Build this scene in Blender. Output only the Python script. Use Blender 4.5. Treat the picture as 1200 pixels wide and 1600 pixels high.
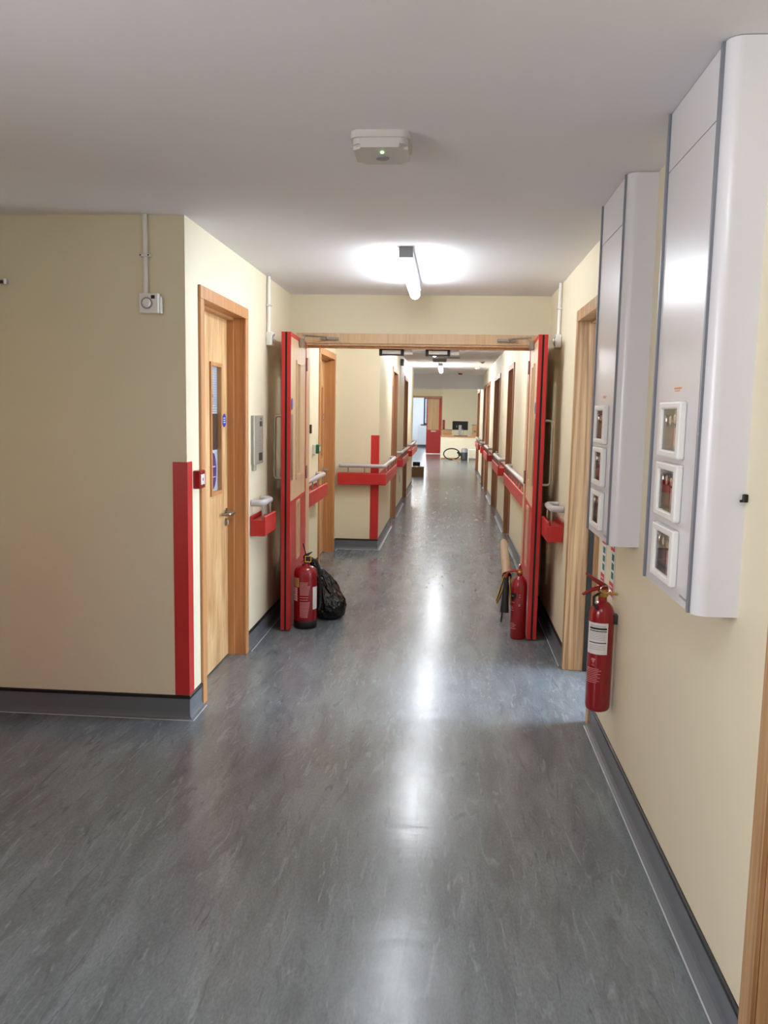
import bpy, bmesh, math, random
from mathutils import Vector, Matrix, noise
random.seed(4)
S = bpy.context.scene
for o in list(bpy.data.objects): bpy.data.objects.remove(o)
C = S.collection
PI = math.pi

# ------------------------------------------------------------------ camera
CF, CP, CY, CR, CH = 1294.72, 0.11996, 0.07722, 0.018514, 1.5266
cd = bpy.data.cameras.new('camera'); cam = bpy.data.objects.new('camera', cd); C.objects.link(cam)
cd.sensor_fit = 'VERTICAL'; cd.sensor_height = 24; cd.lens = CF*24/1600
cd.clip_start = .05; cd.clip_end = 100
cam.matrix_world = (Matrix.Translation((0, 0, CH)) @ Matrix.Rotation(CY, 4, 'Z') @
                    Matrix.Rotation(PI/2-CP, 4, 'X') @ Matrix.Rotation(CR, 4, 'Z'))
S.camera = cam

# ------------------------------------------------------------------ world, exposure, big lights
w = bpy.data.worlds.new('world'); S.world = w; w.use_nodes = True
w.node_tree.nodes['Background'].inputs[0].default_value = (.6, .75, 1, 1)
w.node_tree.nodes['Background'].inputs[1].default_value = .3
S.view_settings.view_transform = 'Standard'; S.view_settings.look = 'None'
S.view_settings.exposure = 1.25; S.view_settings.gamma = 1
S.view_settings.use_curve_mapping = False
TUBE = 16.0          # emission of the corridor tubes

def area(name, loc, tgt, sx, sy, power, col):
    l = bpy.data.lights.new(name, 'AREA'); l.shape = 'RECTANGLE'; l.size = sx; l.size_y = sy
    l.energy = power; l.color = col
    o = bpy.data.objects.new(name, l); C.objects.link(o); o.location = loc
    o.rotation_euler = (Vector(tgt)-Vector(loc)).to_track_quat('-Z', 'Y').to_euler(); return o
area('window_daylight', (-2.62, .1, 1.6), (0, .2, 1.45), 2.0, 1.2, 37, (.98, .97, 1))  # added fill behind a made-up hall window, lights the right wall and ceiling
# daylight outside the windows of the side room on the right and the room past the lobby, plus an added side one
area('window_daylight', (3.9, 4.7, 1.65), (0, 4.45, .6), 1.5, 1.2, 190, (.70, .84, 1))
area('window_daylight', (-.45, 37.6, 1.6), (-.45, 30, 1.0), 1.9, 1.2, 60, (.8, .9, 1))
area('window_daylight', (-3.55, 34.6, 1.6), (0, 35.2, 1.0), 1.9, 1.2, 60, (.8, .9, 1))  # added fill at a made-up side window, lights the far room's back wall

# ------------------------------------------------------------------ dimensions (metres)
XL, XR, H = -1.248, .732, 2.4125
XL2 = -.775
Y1, YF, YS, YE = 3.869, 6.444, 9.09, 17.3
T = .14

# ------------------------------------------------------------------ materials
def lin(c):
    return tuple(((v/255)/12.92 if v/255 <= .04045 else ((v/255+.055)/1.055)**2.4) for v in c)+(1,)
def mat(name, rgb, rough=.5, metal=0, var=.04, scale=8, bump=0, bscale=60, spec=.5, coat=0, emit=None, es=0):
    m = bpy.data.materials.new(name); m.use_nodes = True; nt = m.node_tree; b = nt.nodes['Principled BSDF']
    c = lin(rgb); b.inputs['Base Color'].default_value = c
    b.inputs['Roughness'].default_value = rough; b.inputs['Metallic'].default_value = metal
    b.inputs['Specular IOR Level'].default_value = spec
    b.inputs['Coat Weight'].default_value = coat
    tc = nt.nodes.new('ShaderNodeTexCoord')
    if var:
        n = nt.nodes.new('ShaderNodeTexNoise'); n.inputs['Scale'].default_value = scale; n.inputs['Detail'].default_value = 3
        nt.links.new(tc.outputs['Object'], n.inputs['Vector'])
        mx = nt.nodes.new('ShaderNodeMix'); mx.data_type = 'RGBA'
        mx.inputs[6].default_value = tuple(v*(1-var) for v in c[:3])+(1,)
        mx.inputs[7].default_value = tuple(min(1, v*(1+var)) for v in c[:3])+(1,)
        nt.links.new(n.outputs['Fac'], mx.inputs[0]); nt.links.new(mx.outputs[2], b.inputs['Base Color'])
    if bump:
        n2 = nt.nodes.new('ShaderNodeTexNoise'); n2.inputs['Scale'].default_value = bscale
        nt.links.new(tc.outputs['Object'], n2.inputs['Vector'])
        bp = nt.nodes.new('ShaderNodeBump'); bp.inputs['Strength'].default_value = bump; bp.inputs['Distance'].default_value = .002
        nt.links.new(n2.outputs['Fac'], bp.inputs['Height']); nt.links.new(bp.outputs[0], b.inputs['Normal'])
    if emit:
        b.inputs['Emission Color'].default_value = tuple(emit)+(1,); b.inputs['Emission Strength'].default_value = es
    return m
def wood(name, a, b_, rough=.42, sx=26, sz=1.3, contrast=(.3, .72)):
    m = bpy.data.materials.new(name); m.use_nodes = True; nt = m.node_tree; b = nt.nodes['Principled BSDF']
    tc = nt.nodes.new('ShaderNodeTexCoord'); mp = nt.nodes.new('ShaderNodeMapping')
    mp.inputs['Scale'].default_value = (sx, sx, sz); nt.links.new(tc.outputs['Object'], mp.inputs[0])
    n = nt.nodes.new('ShaderNodeTexNoise'); n.inputs['Scale'].default_value = 1.0; n.inputs['Detail'].default_value = 5
    n.inputs['Distortion'].default_value = 1.1; nt.links.new(mp.outputs[0], n.inputs['Vector'])
    mp2 = nt.nodes.new('ShaderNodeMapping'); mp2.inputs['Scale'].default_value = (sx*7, sx*7, sz*5)
    nt.links.new(tc.outputs['Object'], mp2.inputs[0])
    n2 = nt.nodes.new('ShaderNodeTexNoise'); n2.inputs['Scale'].default_value = 1; nt.links.new(mp2.outputs[0], n2.inputs['Vector'])
    r = nt.nodes.new('ShaderNodeValToRGB'); r.color_ramp.elements[0].position = contrast[0]; r.color_ramp.elements[1].position = contrast[1]
    r.color_ramp.elements[0].color = lin(a); r.color_ramp.elements[1].color = lin(b_)
    ad = nt.nodes.new('ShaderNodeMath'); ad.operation = 'MULTIPLY_ADD'; ad.inputs[1].default_value = .25
    nt.links.new(n2.outputs['Fac'], ad.inputs[0])
    su = nt.nodes.new('ShaderNodeMath'); su.operation = 'MULTIPLY'; su.inputs[1].default_value = .78
    nt.links.new(n.outputs['Fac'], su.inputs[0]); nt.links.new(su.outputs[0], ad.inputs[2])
    nt.links.new(ad.outputs[0], r.inputs[0]); nt.links.new(r.outputs[0], b.inputs['Base Color'])
    b.inputs['Roughness'].default_value = rough
    bp = nt.nodes.new('ShaderNodeBump'); bp.inputs['Strength'].default_value = .12; bp.inputs['Distance'].default_value = .001
    nt.links.new(n2.outputs['Fac'], bp.inputs['Height']); nt.links.new(bp.outputs[0], b.inputs['Normal'])
    return m
def floor_mat():
    m = bpy.data.materials.new('marbled_vinyl'); m.use_nodes = True; nt = m.node_tree; b = nt.nodes['Principled BSDF']
    L = nt.links.new
    tc = nt.nodes.new('ShaderNodeTexCoord')
    def N(sc, rot, s, det, dist=0):
        mp = nt.nodes.new('ShaderNodeMapping'); mp.inputs['Scale'].default_value = sc; mp.inputs['Rotation'].default_value = (0, 0, rot)
        L(tc.outputs['Object'], mp.inputs[0])
        n = nt.nodes.new('ShaderNodeTexNoise'); n.inputs['Scale'].default_value = s; n.inputs['Detail'].default_value = det
        n.inputs['Distortion'].default_value = dist; L(mp.outputs[0], n.inputs['Vector']); return n
    def R(n, pts):
        r = nt.nodes.new('ShaderNodeValToRGB'); e = r.color_ramp.elements
        e[0].position, e[0].color = pts[0][0], pts[0][1]; e[1].position, e[1].color = pts[1][0], pts[1][1]
        L(n.outputs['Fac'], r.inputs[0]); return r
    def MX(f, a, b2, mode='MIX'):
        x = nt.nodes.new('ShaderNodeMix'); x.data_type = 'RGBA'; x.blend_type = mode
        if isinstance(f, float): x.inputs[0].default_value = f
        else: L(f, x.inputs[0])
        for i, v in ((6, a), (7, b2)):
            if isinstance(v, tuple): x.inputs[i].default_value = v
            else: L(v, x.inputs[i])
        return x.outputs[2]
    big = N((9, 2.2, 1), 0.05, 1.0, 5, .6)
    base = R(big, [(.3, lin((102, 108, 112))), (.72, lin((126, 133, 138)))])
    st = N((26, 4.5, 1), 0.1, 1.0, 6, 1.6)
    ls = R(st, [(.56, (0, 0, 0, 1)), (.72, (1, 1, 1, 1))])
    c1 = MX(ls.outputs[0], base.outputs[0], lin((134, 141, 146)))
    sd = N((20, 3.3, 1), -.12, 1.3, 6, 1.9)
    ds = R(sd, [(.56, (0, 0, 0, 1)), (.74, (1, 1, 1, 1))])
    c2 = MX(ds.outputs[0], c1, lin((96, 102, 106)))
    fine = N((160, 60, 1), 0, 1.0, 2)
    fr = R(fine, [(.35, (.86, .86, .86, 1)), (.65, (1.05, 1.05, 1.05, 1))])
    c3 = MX(1.0, c2, fr.outputs[0], 'MULTIPLY')
    L(c3, b.inputs['Base Color'])
    rr = nt.nodes.new('ShaderNodeMapRange'); rr.inputs[3].default_value = .17; rr.inputs[4].default_value = .28
    L(st.outputs['Fac'], rr.inputs[0]); L(rr.outputs[0], b.inputs['Roughness'])
    wv = N((3.5, 7, 1), 0, 1.5, 2)
    bp = nt.nodes.new('ShaderNodeBump'); bp.inputs['Strength'].default_value = .4; bp.inputs['Distance'].default_value = .004
    L(wv.outputs['Fac'], bp.inputs['Height'])
    bp2 = nt.nodes.new('ShaderNodeBump'); bp2.inputs['Strength'].default_value = .05; bp2.inputs['Distance'].default_value = .001
    L(fine.outputs['Fac'], bp2.inputs['Height']); L(bp.outputs[0], bp2.inputs['Normal']); L(bp2.outputs[0], b.inputs['Normal'])
    b.inputs['Specular IOR Level'].default_value = .55
    return m
def glass(name, tint=(1, 1, 1, 1), rough=.02):
    m = bpy.data.materials.new(name); m.use_nodes = True; nt = m.node_tree
    for n in list(nt.nodes): nt.nodes.remove(n)
    o = nt.nodes.new('ShaderNodeOutputMaterial'); mx = nt.nodes.new('ShaderNodeMixShader')
    t = nt.nodes.new('ShaderNodeBsdfTransparent'); t.inputs[0].default_value = tint
    g = nt.nodes.new('ShaderNodeBsdfGlossy'); g.inputs['Roughness'].default_value = rough
    lw = nt.nodes.new('ShaderNodeLayerWeight'); pw = nt.nodes.new('ShaderNodeMath'); pw.operation = 'POWER'; pw.inputs[1].default_value = 4
    f = nt.nodes.new('ShaderNodeMath'); f.operation = 'MULTIPLY_ADD'; f.inputs[1].default_value = .55; f.inputs[2].default_value = .03
    nt.links.new(lw.outputs['Facing'], pw.inputs[0]); nt.links.new(pw.outputs[0], f.inputs[0])
    nt.links.new(f.outputs[0], mx.inputs[0]); nt.links.new(t.outputs[0], mx.inputs[1]); nt.links.new(g.outputs[0], mx.inputs[2])
    nt.links.new(mx.outputs[0], o.inputs[0]); return m

M = dict(
 wall=mat('cream_paint', (228, 218, 190), .55, var=.025, scale=2.5, bump=.12, bscale=140),
 ceil=mat('ceiling_paint', (236, 235, 238), .85, var=.02, scale=1.5, bump=.08, bscale=90),
 lobby=mat('lobby_cream_paint', (238, 231, 206), .6, var=.02, scale=1.5),  # corridor cream lightened so the lobby walls look more brightly lit
 white=mat('white_paint', (232, 232, 232), .5, var=.02),
 floor=floor_mat(),
 skirt=mat('grey_vinyl_skirting', (104, 108, 114), .4, var=.09, scale=7),
 cap=mat('black_cap_strip', (22, 20, 20), .45, var=.1),
 weld=mat('pale_weld_rod', (205, 205, 205), .4, var=.1, scale=20),
 oak=wood('oak_veneer', (184, 136, 86), (226, 188, 138), sx=10, sz=1.5, contrast=(.36, .62)),
 frame=wood('oak_frame', (176, 118, 70), (206, 150, 98), sx=30, sz=1.2),
 pale=wood('pale_ash_frame', (205, 168, 128), (228, 196, 158), sx=26, sz=1.0),
 rframe=wood('grained_oak_frame', (150, 108, 70), (206, 166, 120), sx=34, sz=.9, contrast=(.38, .66)),
 brown=wood('brown_oak', (138, 92, 62), (170, 120, 84), sx=30, sz=1.2),
 red=mat('red_vinyl', (192, 44, 42), .38, var=.05, scale=6),
 redl=mat('red_lipping', (194, 44, 42), .4, var=.05, scale=6),
 redpaint=mat('red_enamel', (146, 17, 26), .22, var=.04, scale=5, coat=.4),
 rail=mat('pale_grey_nylon', (190, 186, 188), .35, var=.03),
 steel=mat('brushed_steel', (170, 166, 158), .32, 1, var=.06, scale=40),
 offwhite=mat('off_white_plastic', (212, 207, 203), .5, var=.02),
 satin=mat('satin_grey_metal', (172, 166, 154), .45, .35, var=.03),
 chrome=mat('chrome', (215, 215, 215), .08, 1, var=.02),
 liner=mat('steel_liner', (165, 155, 148), .12, 1, var=.05),
 alu=mat('aluminium_trim', (138, 142, 152), .4, .5, var=.04),
 panel=mat('white_powder_coat', (218, 216, 219), .27, var=.01, spec=.5),
 plastic=mat('white_plastic', (235, 233, 228), .4, var=.02),
 greyp=mat('grey_plastic', (150, 150, 156), .45, var=.03),
 black=mat('black_rubber', (14, 13, 13), .5, var=.1),
 blackgloss=mat('black_gloss', (12, 12, 14), .2, var=.05),
 darkgrey=mat('dark_grey', (52, 54, 56), .5, var=.05),
 bag=mat('black_polythene', (9, 9, 10), .17, var=.2, scale=12, bump=1, bscale=26),
 brass=mat('brass', (196, 150, 70), .28, 1, var=.12, scale=30),
 gold=mat('yellow_plastic', (226, 176, 60), .4, var=.05),
 green=mat('green_plastic', (10, 96, 62), .3, var=.05),
 paper=mat('white_paper', (226, 224, 222), .6, var=.03),
 bluepaper=mat('blue_white_paper', (190, 205, 222), .6, var=.03),
 pink=mat('pink_label', (226, 176, 166), .6, var=.05),
 purple=mat('purple_print', (58, 44, 130), .5, var=.05),
 blue=mat('blue_disc', (46, 66, 176), .4, var=.04),
 orange=mat('orange_print', (232, 160, 110), .5, var=.04),
 redprint=mat('red_print', (205, 60, 70), .5, var=.04),
 greenprint=mat('green_print', (40, 120, 105), .5, var=.04),
 softprint=mat('pale_print_on_red', (214, 130, 134), .5, var=.1, scale=60),
 tan=mat('tan_label', (190, 160, 110), .5, var=.05),
 card=mat('cardboard', (176, 138, 98), .75, var=.08, scale=12),
 cardd=mat('dark_cardboard', (120, 90, 62), .8, var=.1, scale=12),
 roll=mat('kraft_tube', (168, 140, 110), .6, var=.1, scale=14),
 dark=mat('dark_room', (70, 66, 62), .8, var=.02),
 glass=glass('clear_glass'), smoke=glass('smoked_glass', (.35, .35, .36, 1)),
 tube=mat('lit_opal_tube', (255, 255, 255), .5, var=0, emit=(.90, .955, 1), es=TUBE),
 tube2=mat('lit_opal_tube_new', (255, 255, 255), .5, var=0, emit=(.92, .96, 1), es=TUBE*1.65),  # same opal tube with stronger emission
 tube4=mat('lit_opal_tube_far', (255, 255, 255), .5, var=0, emit=(.95, .97, 1), es=TUBE*2.3),
 tube5=mat('lit_opal_tube_lobby', (255, 255, 255), .5, var=0, emit=(.97, .97, .97), es=TUBE*4.2),  # strong glow for the added lobby battens
 tube3=mat('lit_opal_tube_hall', (255, 255, 255), .5, var=0, emit=(.90, .955, 1), es=TUBE*1.0),  # glow of the added hall batten
 led=mat('green_led', (80, 255, 90), .5, var=0, emit=(.25, 1, .25), es=4),
 spot=mat('warm_downlight_lens', (255, 240, 200), .5, var=0, emit=(1, .82, .5), es=60),
)

for nd in M['bag'].node_tree.nodes:
    if nd.type == 'BUMP': nd.inputs['Distance'].default_value = .012

# ------------------------------------------------------------------ mesh helpers
def link(o, parent=None):
    C.objects.link(o)
    if parent is not None: o.parent = parent
    return o
def obj(name, bm, m, parent=None, smooth=False, sharp=None):
    bmesh.ops.recalc_face_normals(bm, faces=bm.faces)
    me = bpy.data.meshes.new(name); bm.to_mesh(me); bm.free(); me.materials.append(m if not isinstance(m, str) else M[m])
    if smooth:
        for p in me.polygons: p.use_smooth = True
        me.set_sharp_from_angle(angle=math.radians(sharp or 40))
    return link(bpy.data.objects.new(name, me), parent)
def B(*boxes, bev=0, seg=1):
    bm = bmesh.new()
    for b in boxes:
        x0, x1, y0, y1, z0, z1 = b
        x0, x1 = min(x0, x1), max(x0, x1); y0, y1 = min(y0, y1), max(y0, y1); z0, z1 = min(z0, z1), max(z0, z1)
        r = bmesh.ops.create_cube(bm, size=1)
        for v in r['verts']:
            v.co = Vector((x0+(v.co.x+.5)*(x1-x0), y0+(v.co.y+.5)*(y1-y0), z0+(v.co.z+.5)*(z1-z0)))
    if bev: bmesh.ops.bevel(bm, geom=bm.edges[:], offset=bev, segments=seg, profile=.6, affect='EDGES')
    return bm
def thing(name, label, cat, loc=(0, 0, 0), rz=0, group=None, kind=None):
    o = bpy.data.objects.new(name, None); C.objects.link(o); o.location = loc; o.rotation_euler = (0, 0, rz)
    o.empty_display_size = .1
    return tag(o, label, cat, group, kind)
def tag(o, label, cat, group=None, kind=None):
    o['label'] = label; o['category'] = cat
    if group: o['group'] = group
    if kind: o['kind'] = kind
    return o
def grid(u0, u1, w0, w1, t0, t1, holes, axis='yz'):
    """plate in the (y,z) plane with x thickness (axis yz) or in (x,z) with y thickness (axis xz), rectangular holes"""
    us = sorted({u0, u1, *[h[0] for h in holes], *[h[1] for h in holes]})
    ws = sorted({w0, w1, *[h[2] for h in holes], *[h[3] for h in holes]})
    bx = []
    for a, b in zip(us, us[1:]):
        for c, d in zip(ws, ws[1:]):
            if any(h[0] <= (a+b)/2 <= h[1] and h[2] <= (c+d)/2 <= h[3] for h in holes): continue
            bx.append((t0, t1, a, b, c, d) if axis == 'yz' else (a, b, t0, t1, c, d))
    bm = B(*bx); bmesh.ops.remove_doubles(bm, verts=bm.verts, dist=1e-5)
    # drop the faces two neighbouring cells share
    seen = {}
    for f in bm.faces: seen.setdefault(tuple(round(v, 5) for v in f.calc_center_median()), []).append(f)
    dd = [f for l in seen.values() if len(l) > 1 for f in l]
    if dd: bmesh.ops.delete(bm, geom=dd, context='FACES')
    return bm
def ring(u0, u1, w0, w1, wd, t0, t1, axis='yz'):
    return grid(u0, u1, w0, w1, t0, t1, [(u0+wd, u1-wd, w0+wd, w1-wd)], axis)
def frame_of(d):
    d = d.normalized(); a = Vector((0, 0, 1)) if abs(d.z) < .9 else Vector((1, 0, 0))
    u = d.cross(a).normalized(); return u, d.cross(u).normalized()
def tube(bm, pts, r, n=12, caps=True, rad=None):
    pts = [Vector(p) for p in pts]; rings = []; u = None
    for i, p in enumerate(pts):
        d = (pts[min(i+1, len(pts)-1)]-pts[max(i-1, 0)]).normalized()
        if u is None: u, v = frame_of(d)
        else: u = (u-d*u.dot(d)).normalized(); v = d.cross(u).normalized()
        rr = rad[i] if rad else r
        k = 1
        if 0 < i < len(pts)-1:
            c = (pts[i]-pts[i-1]).normalized().dot((pts[i+1]-pts[i]).normalized()); k = 1/max(.6, math.sqrt((1+c)/2))
        rings.append([bm.verts.new(p+(u*math.cos(2*PI*j/n)+v*math.sin(2*PI*j/n))*rr) for j in range(n)])
    for a, b in zip(rings, rings[1:]):
        for j in range(n): bm.faces.new((a[j], a[(j+1) % n], b[(j+1) % n], b[j]))
    if caps: bm.faces.new(rings[0]); bm.faces.new(rings[-1])
    return bm
def round_path(pts, r, n=6):
    pts = [Vector(p) for p in pts]; out = [pts[0]]
    for a, b, c in zip(pts, pts[1:], pts[2:]):
        d1 = (a-b); d2 = (c-b); q = min(r, d1.length*.49, d2.length*.49)
        p, s = b+d1.normalized()*q, b+d2.normalized()*q
        for i in range(n+1):
            t = i/n; out.append((1-t)**2*p+2*t*(1-t)*b+t*t*s)
    out.append(pts[-1]); return out
def lathe(bm, prof, n=32, c=(0, 0, 0), z='z'):
    rings = []
    for r, h in prof:
        if r < 1e-6: rings.append([bm.verts.new((c[0], c[1], c[2]+h))])
        else: rings.append([bm.verts.new((c[0]+r*math.cos(2*PI*j/n), c[1]+r*math.sin(2*PI*j/n), c[2]+h)) for j in range(n)])
    for a, b in zip(rings, rings[1:]):
        for j in range(n):
            k = (j+1) % n
            if len(a) == 1 and len(b) == 1: continue
            if len(a) == 1: bm.faces.new((a[0], b[j], b[k]))
            elif len(b) == 1: bm.faces.new((a[j], a[k], b[0]))
            else: bm.faces.new((a[j], a[k], b[k], b[j]))
    if len(rings[0]) > 1: bm.faces.new(rings[0])
    if len(rings[-1]) > 1: bm.faces.new(rings[-1])
    return bm
def cyl(bm, c, axis, r, h, n=20):
    """cylinder starting at c along axis"""
    c = Vector(c); axis = Vector(axis).normalized(); return tube(bm, [c, c+axis*h], r, n)
def prism(poly, z0, z1):
    bm = bmesh.new(); a = [bm.verts.new((x, y, z0)) for x, y in poly]; b = [bm.verts.new((x, y, z1)) for x, y in poly]
    n = len(poly); bm.faces.new(a[::-1]); bm.faces.new(b)
    for i in range(n): bm.faces.new((a[i], a[(i+1) % n], b[(i+1) % n], b[i]))
    return bm
def sweep(bm, path, prof, side):
    """path of 2-D points, profile of (offset, z); side=+1 offsets to the left of travel, -1 to the right"""
    P = [Vector((p[0], p[1], 0)) for p in path]; R = []
    for i, p in enumerate(P):
        ns = []
        if i > 0: d = (p-P[i-1]).normalized(); ns.append(Vector((-d.y, d.x, 0))*side)
        if i < len(P)-1: d = (P[i+1]-p).normalized(); ns.append(Vector((-d.y, d.x, 0))*side)
        m = ns[0] if len(ns) == 1 else (ns[0]+ns[1])/(1+ns[0].dot(ns[1]))
        R.append([bm.verts.new(p+m*o+Vector((0, 0, z))) for o, z in prof])
    n = len(prof)
    for a, b in zip(R, R[1:]):
        for j in range(n): bm.faces.new((a[j], a[(j+1) % n], b[(j+1) % n], b[j]))
    bm.faces.new(R[0]); bm.faces.new(R[-1]); return bm
def disc(c, nrm, r, th, n=24):
    return cyl(bmesh.new(), c, nrm, r, th, n)

# ------------------------------------------------------------------ shell: floor, ceiling, walls
STR = dict(kind='structure')
def struct(name, bm, m, label, cat, **k): return tag(obj(name, bm, m, **k), label, cat, kind='structure')
struct('floor', B((-4, 4.2, -3.2, 38, -.12, 0)), 'floor', 'grey marbled vinyl floor running the whole length of the corridor', 'floor')
struct('ceiling', B((-2.6, 4.2, -3.2, 17.3, H, H+.12), (-4, 4.2, 17.3, 38, H, H+.12)), 'ceil', 'plain off-white painted ceiling over the corridor', 'ceiling')

def ywall(X, out, y0, y1, ops):
    """wall along Y whose room face is at X, solid towards out(-1/+1); ops=(y0,y1,ztop)"""
    return grid(y0, y1, 0, H, min(X, X+out*T), max(X, X+out*T), [(a, b, 0, z) for a, b, z in ops])
# doors on each wall: (outer y0, outer y1)
ZT = 2.13
LD = [(4.066, 5.038), (7.85, 8.93)]
LD2 = [(11.05, 12.05), (13.9, 14.98)]
RD = [(.80, 1.868), (4.02, 5.0), (9.82, 10.76), (12.5, 14.02), (15.65, 17.0), (17.42, 18.5), (20.9, 22.7)]
hole = lambda L: [(a+.035, b-.035, ZT-.035) for a, b in L]
struct('wall_left', ywall(XL, -1, Y1+T, YS+T, hole(LD)), 'wall', 'cream wall on the left between the near corner and the step in the corridor', 'wall')
struct('wall_left_far', ywall(XL2, -1, YS+T, YE, hole(LD2)), 'wall', 'cream wall on the left of the narrow corridor past the step', 'wall')
struct('wall_right', ywall(XR, 1, -3.2, 23.2, hole(RD)), 'wall', 'long cream wall on the right side of the corridor', 'wall')
struct('wall_front', B((-2.44, XL, Y1, Y1+T, 0, H)), 'wall', 'shaded cream wall facing the camera at the left', 'wall')
struct('wall_step', B((XL, XL2, YS, YS+T, 0, H)), 'wall', 'cream wall facing the camera where the corridor narrows past the doors', 'wall')
struct('wall_hall_left', grid(-3.2, Y1, 0, H, -2.44, -2.3, [(2.0, 3.7, 0, 2.1), (-.95, 1.15, 1.0, 2.2)]), 'wall', 'cream wall of the hall outside the left edge of the view', 'wall')
struct('wall_back', B((-2.44, XR+T, -3.34, -3.2, 0, H)), 'wall', 'cream wall behind the camera', 'wall')
struct('wall_over_doors', grid(XL, XR, 0, H, YF, YF+T, [(-1.17, .638, 0, 2.085)], 'xz'), 'wall', 'cream wall above and beside the open double doors', 'wall')
# lobby at the far end
struct('wall_lobby_bulkhead', B((-4, XR, 19.4, 19.6, 2.09, H)), 'ceil', 'pale dropped bulkhead across the ceiling at the far lobby', 'wall')
struct('wall_lobby_near', B((-4, XL2-T, YE-.14, YE, 0, H)), 'lobby', 'lobby wall facing away from the camera', 'wall')
struct('wall_lobby_left', B((-4.14, -4, YE, 31.2, 0, H)), 'lobby', 'left wall of the far lobby', 'wall')
struct('wall_far', grid(-4, -.30, 0, H, 31.2, 31.34, [(-1.55, -.345, 0, 2.1)], 'xz'), 'lobby', 'bright cream wall around the red double doors at the far end', 'wall')
struct('wall_far_reception', B((-.30, 3.0, 30.75, 31.34, 0, H)), 'lobby', 'cream wall behind the reception desk at the far end', 'wall')
struct('wall_lobby_right', B((3.0, 3.14, 23.2, 31.3, 0, H), (XR+T, 3.14, 23.06, 23.2, 0, H)), 'lobby', 'right wall of the reception nook', 'wall')
# bright room past the far doors, daylight through its back window and an added side window
struct('wall_far_room', grid(-3.2, .9, 0, H, 37, 37.14, [(-1.18, .35, 1.02, 2.2)], 'xz'), 'white', 'white wall with a window in the room past the red doors', 'wall')
struct('wall_far_room_left', grid(31.34, 37.14, 0, H, -3.34, -3.2, [(33.6, 35.6, 1.0, 2.2)]), 'white', 'left wall of the bright room past the red doors', 'wall')
struct('wall_far_room_right', B((.9, 1.04, 31.34, 37.14, 0, H)), 'white', 'right wall of the bright room past the red doors', 'wall')
# side room on the right whose open door lets daylight across the floor
struct('wall_side_room', B((XR+T, 3.6, 3.1, 3.24, 0, H), (XR+T, 3.6, 6.3, 6.44, 0, H)), 'white', 'walls of the daylit side room on the right', 'wall')
struct('wall_side_room_window', grid(3.1, 6.44, 0, H, 3.5, 3.64, [(4.0, 5.45, 1.0, 2.2)]), 'white', 'window wall of the daylit side room on the right', 'wall')
def window(n, x0, x1, y0, y1, z0, z1, label):
    t = thing('window_%d' % n, label, 'window', ((x0+x1)/2, (y0+y1)/2, 0), kind='structure')
    cx, cy = (x0+x1)/2, (y0+y1)/2
    if x1-x0 > y1-y0:
        obj('window_frame', ring(x0-cx, x1-cx, z0, z1, .06, -.04, .04, 'xz'), 'darkgrey', t)
        obj('mullion', B((-.02, .02, -.03, .03, z0+.06, z1-.06)), 'darkgrey', t)
        obj('pane', B((x0-cx+.06, -.02, -.004, .004, z0+.06, z1-.06)), 'glass', t)
        obj('pane', B((.02, x1-cx-.06, -.004, .004, z0+.06, z1-.06)), 'glass', t)
        obj('window_sill', B((x0-cx-.12, x1-cx+.1, -.14, -.04, z0-.04, z0)), 'darkgrey', t)
    else:
        obj('window_frame', ring(y0-cy, y1-cy, z0, z1, .06, -.04, .04), 'plastic', t)
        obj('mullion', B((-.03, .03, -.02, .02, z0+.06, z1-.06)), 'plastic', t)
        obj('pane', B((-.004, .004, y0-cy+.06, -.02, z0+.06, z1-.06)), 'glass', t)
        obj('pane', B((-.004, .004, .02, y1-cy-.06, z0+.06, z1-.06)), 'glass', t)
window(1, -1.18, .35, 37.0, 37.14, 1.02, 2.2, 'dark-framed window in the bright room past the red doors')
window(2, 3.5, 3.64, 4.0, 5.45, 1.0, 2.2, 'window of the side room on the right')
window(4, -2.44, -2.3, -.95, 1.15, 1.0, 2.2, 'hall window beyond the left edge of the view')  # added opening out of view for the hall fill light
window(3, -3.34, -3.2, 33.6, 35.6, 1.0, 2.2, 'side window of the bright room past the red doors')  # added opening out of view for the far room's side fill

# ------------------------------------------------------------------ coved skirting
def cove(path, side, sh, parent, segm):
    prof = [(0, 0), (.030, 0), (.030, .002), (.016, .006), (.008, .016), (.005, .032), (.005, .104), (0, .104)]
    o = obj('skirting_strip', sweep(bmesh.new(), path, prof, side), 'skirt', parent)
    obj('cap_strip', sweep(bmesh.new(), path, [(0, .103), (.009, .103), (.009, .116), (.004, .119), (0, .119)], side), 'cap', o)
    obj('weld_line', sweep(bmesh.new(), path, [(.0285, .0006), (.0325, .0006), (.0325, .003), (.0285, .003)], side), 'weld', o)
def baseboard(side_name, label, runs):
    t = thing('baseboard_'+side_name, label, 'skirting', (runs[0][0][0][0], runs[0][0][0][1], 0), kind='structure')
    for i, (path, side) in enumerate(runs):
        p0 = runs[0][0][0]; cove([(x-p0[0], y-p0[1]) for x, y in path], side, 0, t, i)
baseboard('left', 'coved grey skirting with black cap along the left wall', [
    ([(-2.3, Y1), (XL, Y1), (XL, LD[0][0])], -1),
    ([(XL, LD[0][1]), (XL, YF), (-1.19, YF)], -1), ([(-1.19, YF+T), (XL, YF+T), (XL, LD[1][0])], -1),
    ([(XL, LD[1][1]), (XL, YS), (XL2, YS), (XL2, LD2[0][0])], -1), ([(XL2, LD2[0][1]), (XL2, LD2[1][0])], -1),
    ([(XL2, LD2[1][1]), (XL2, YE), (-4, YE)], -1)])
rr = [RD[0][1], RD[1][0], RD[1][1], YF]
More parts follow.
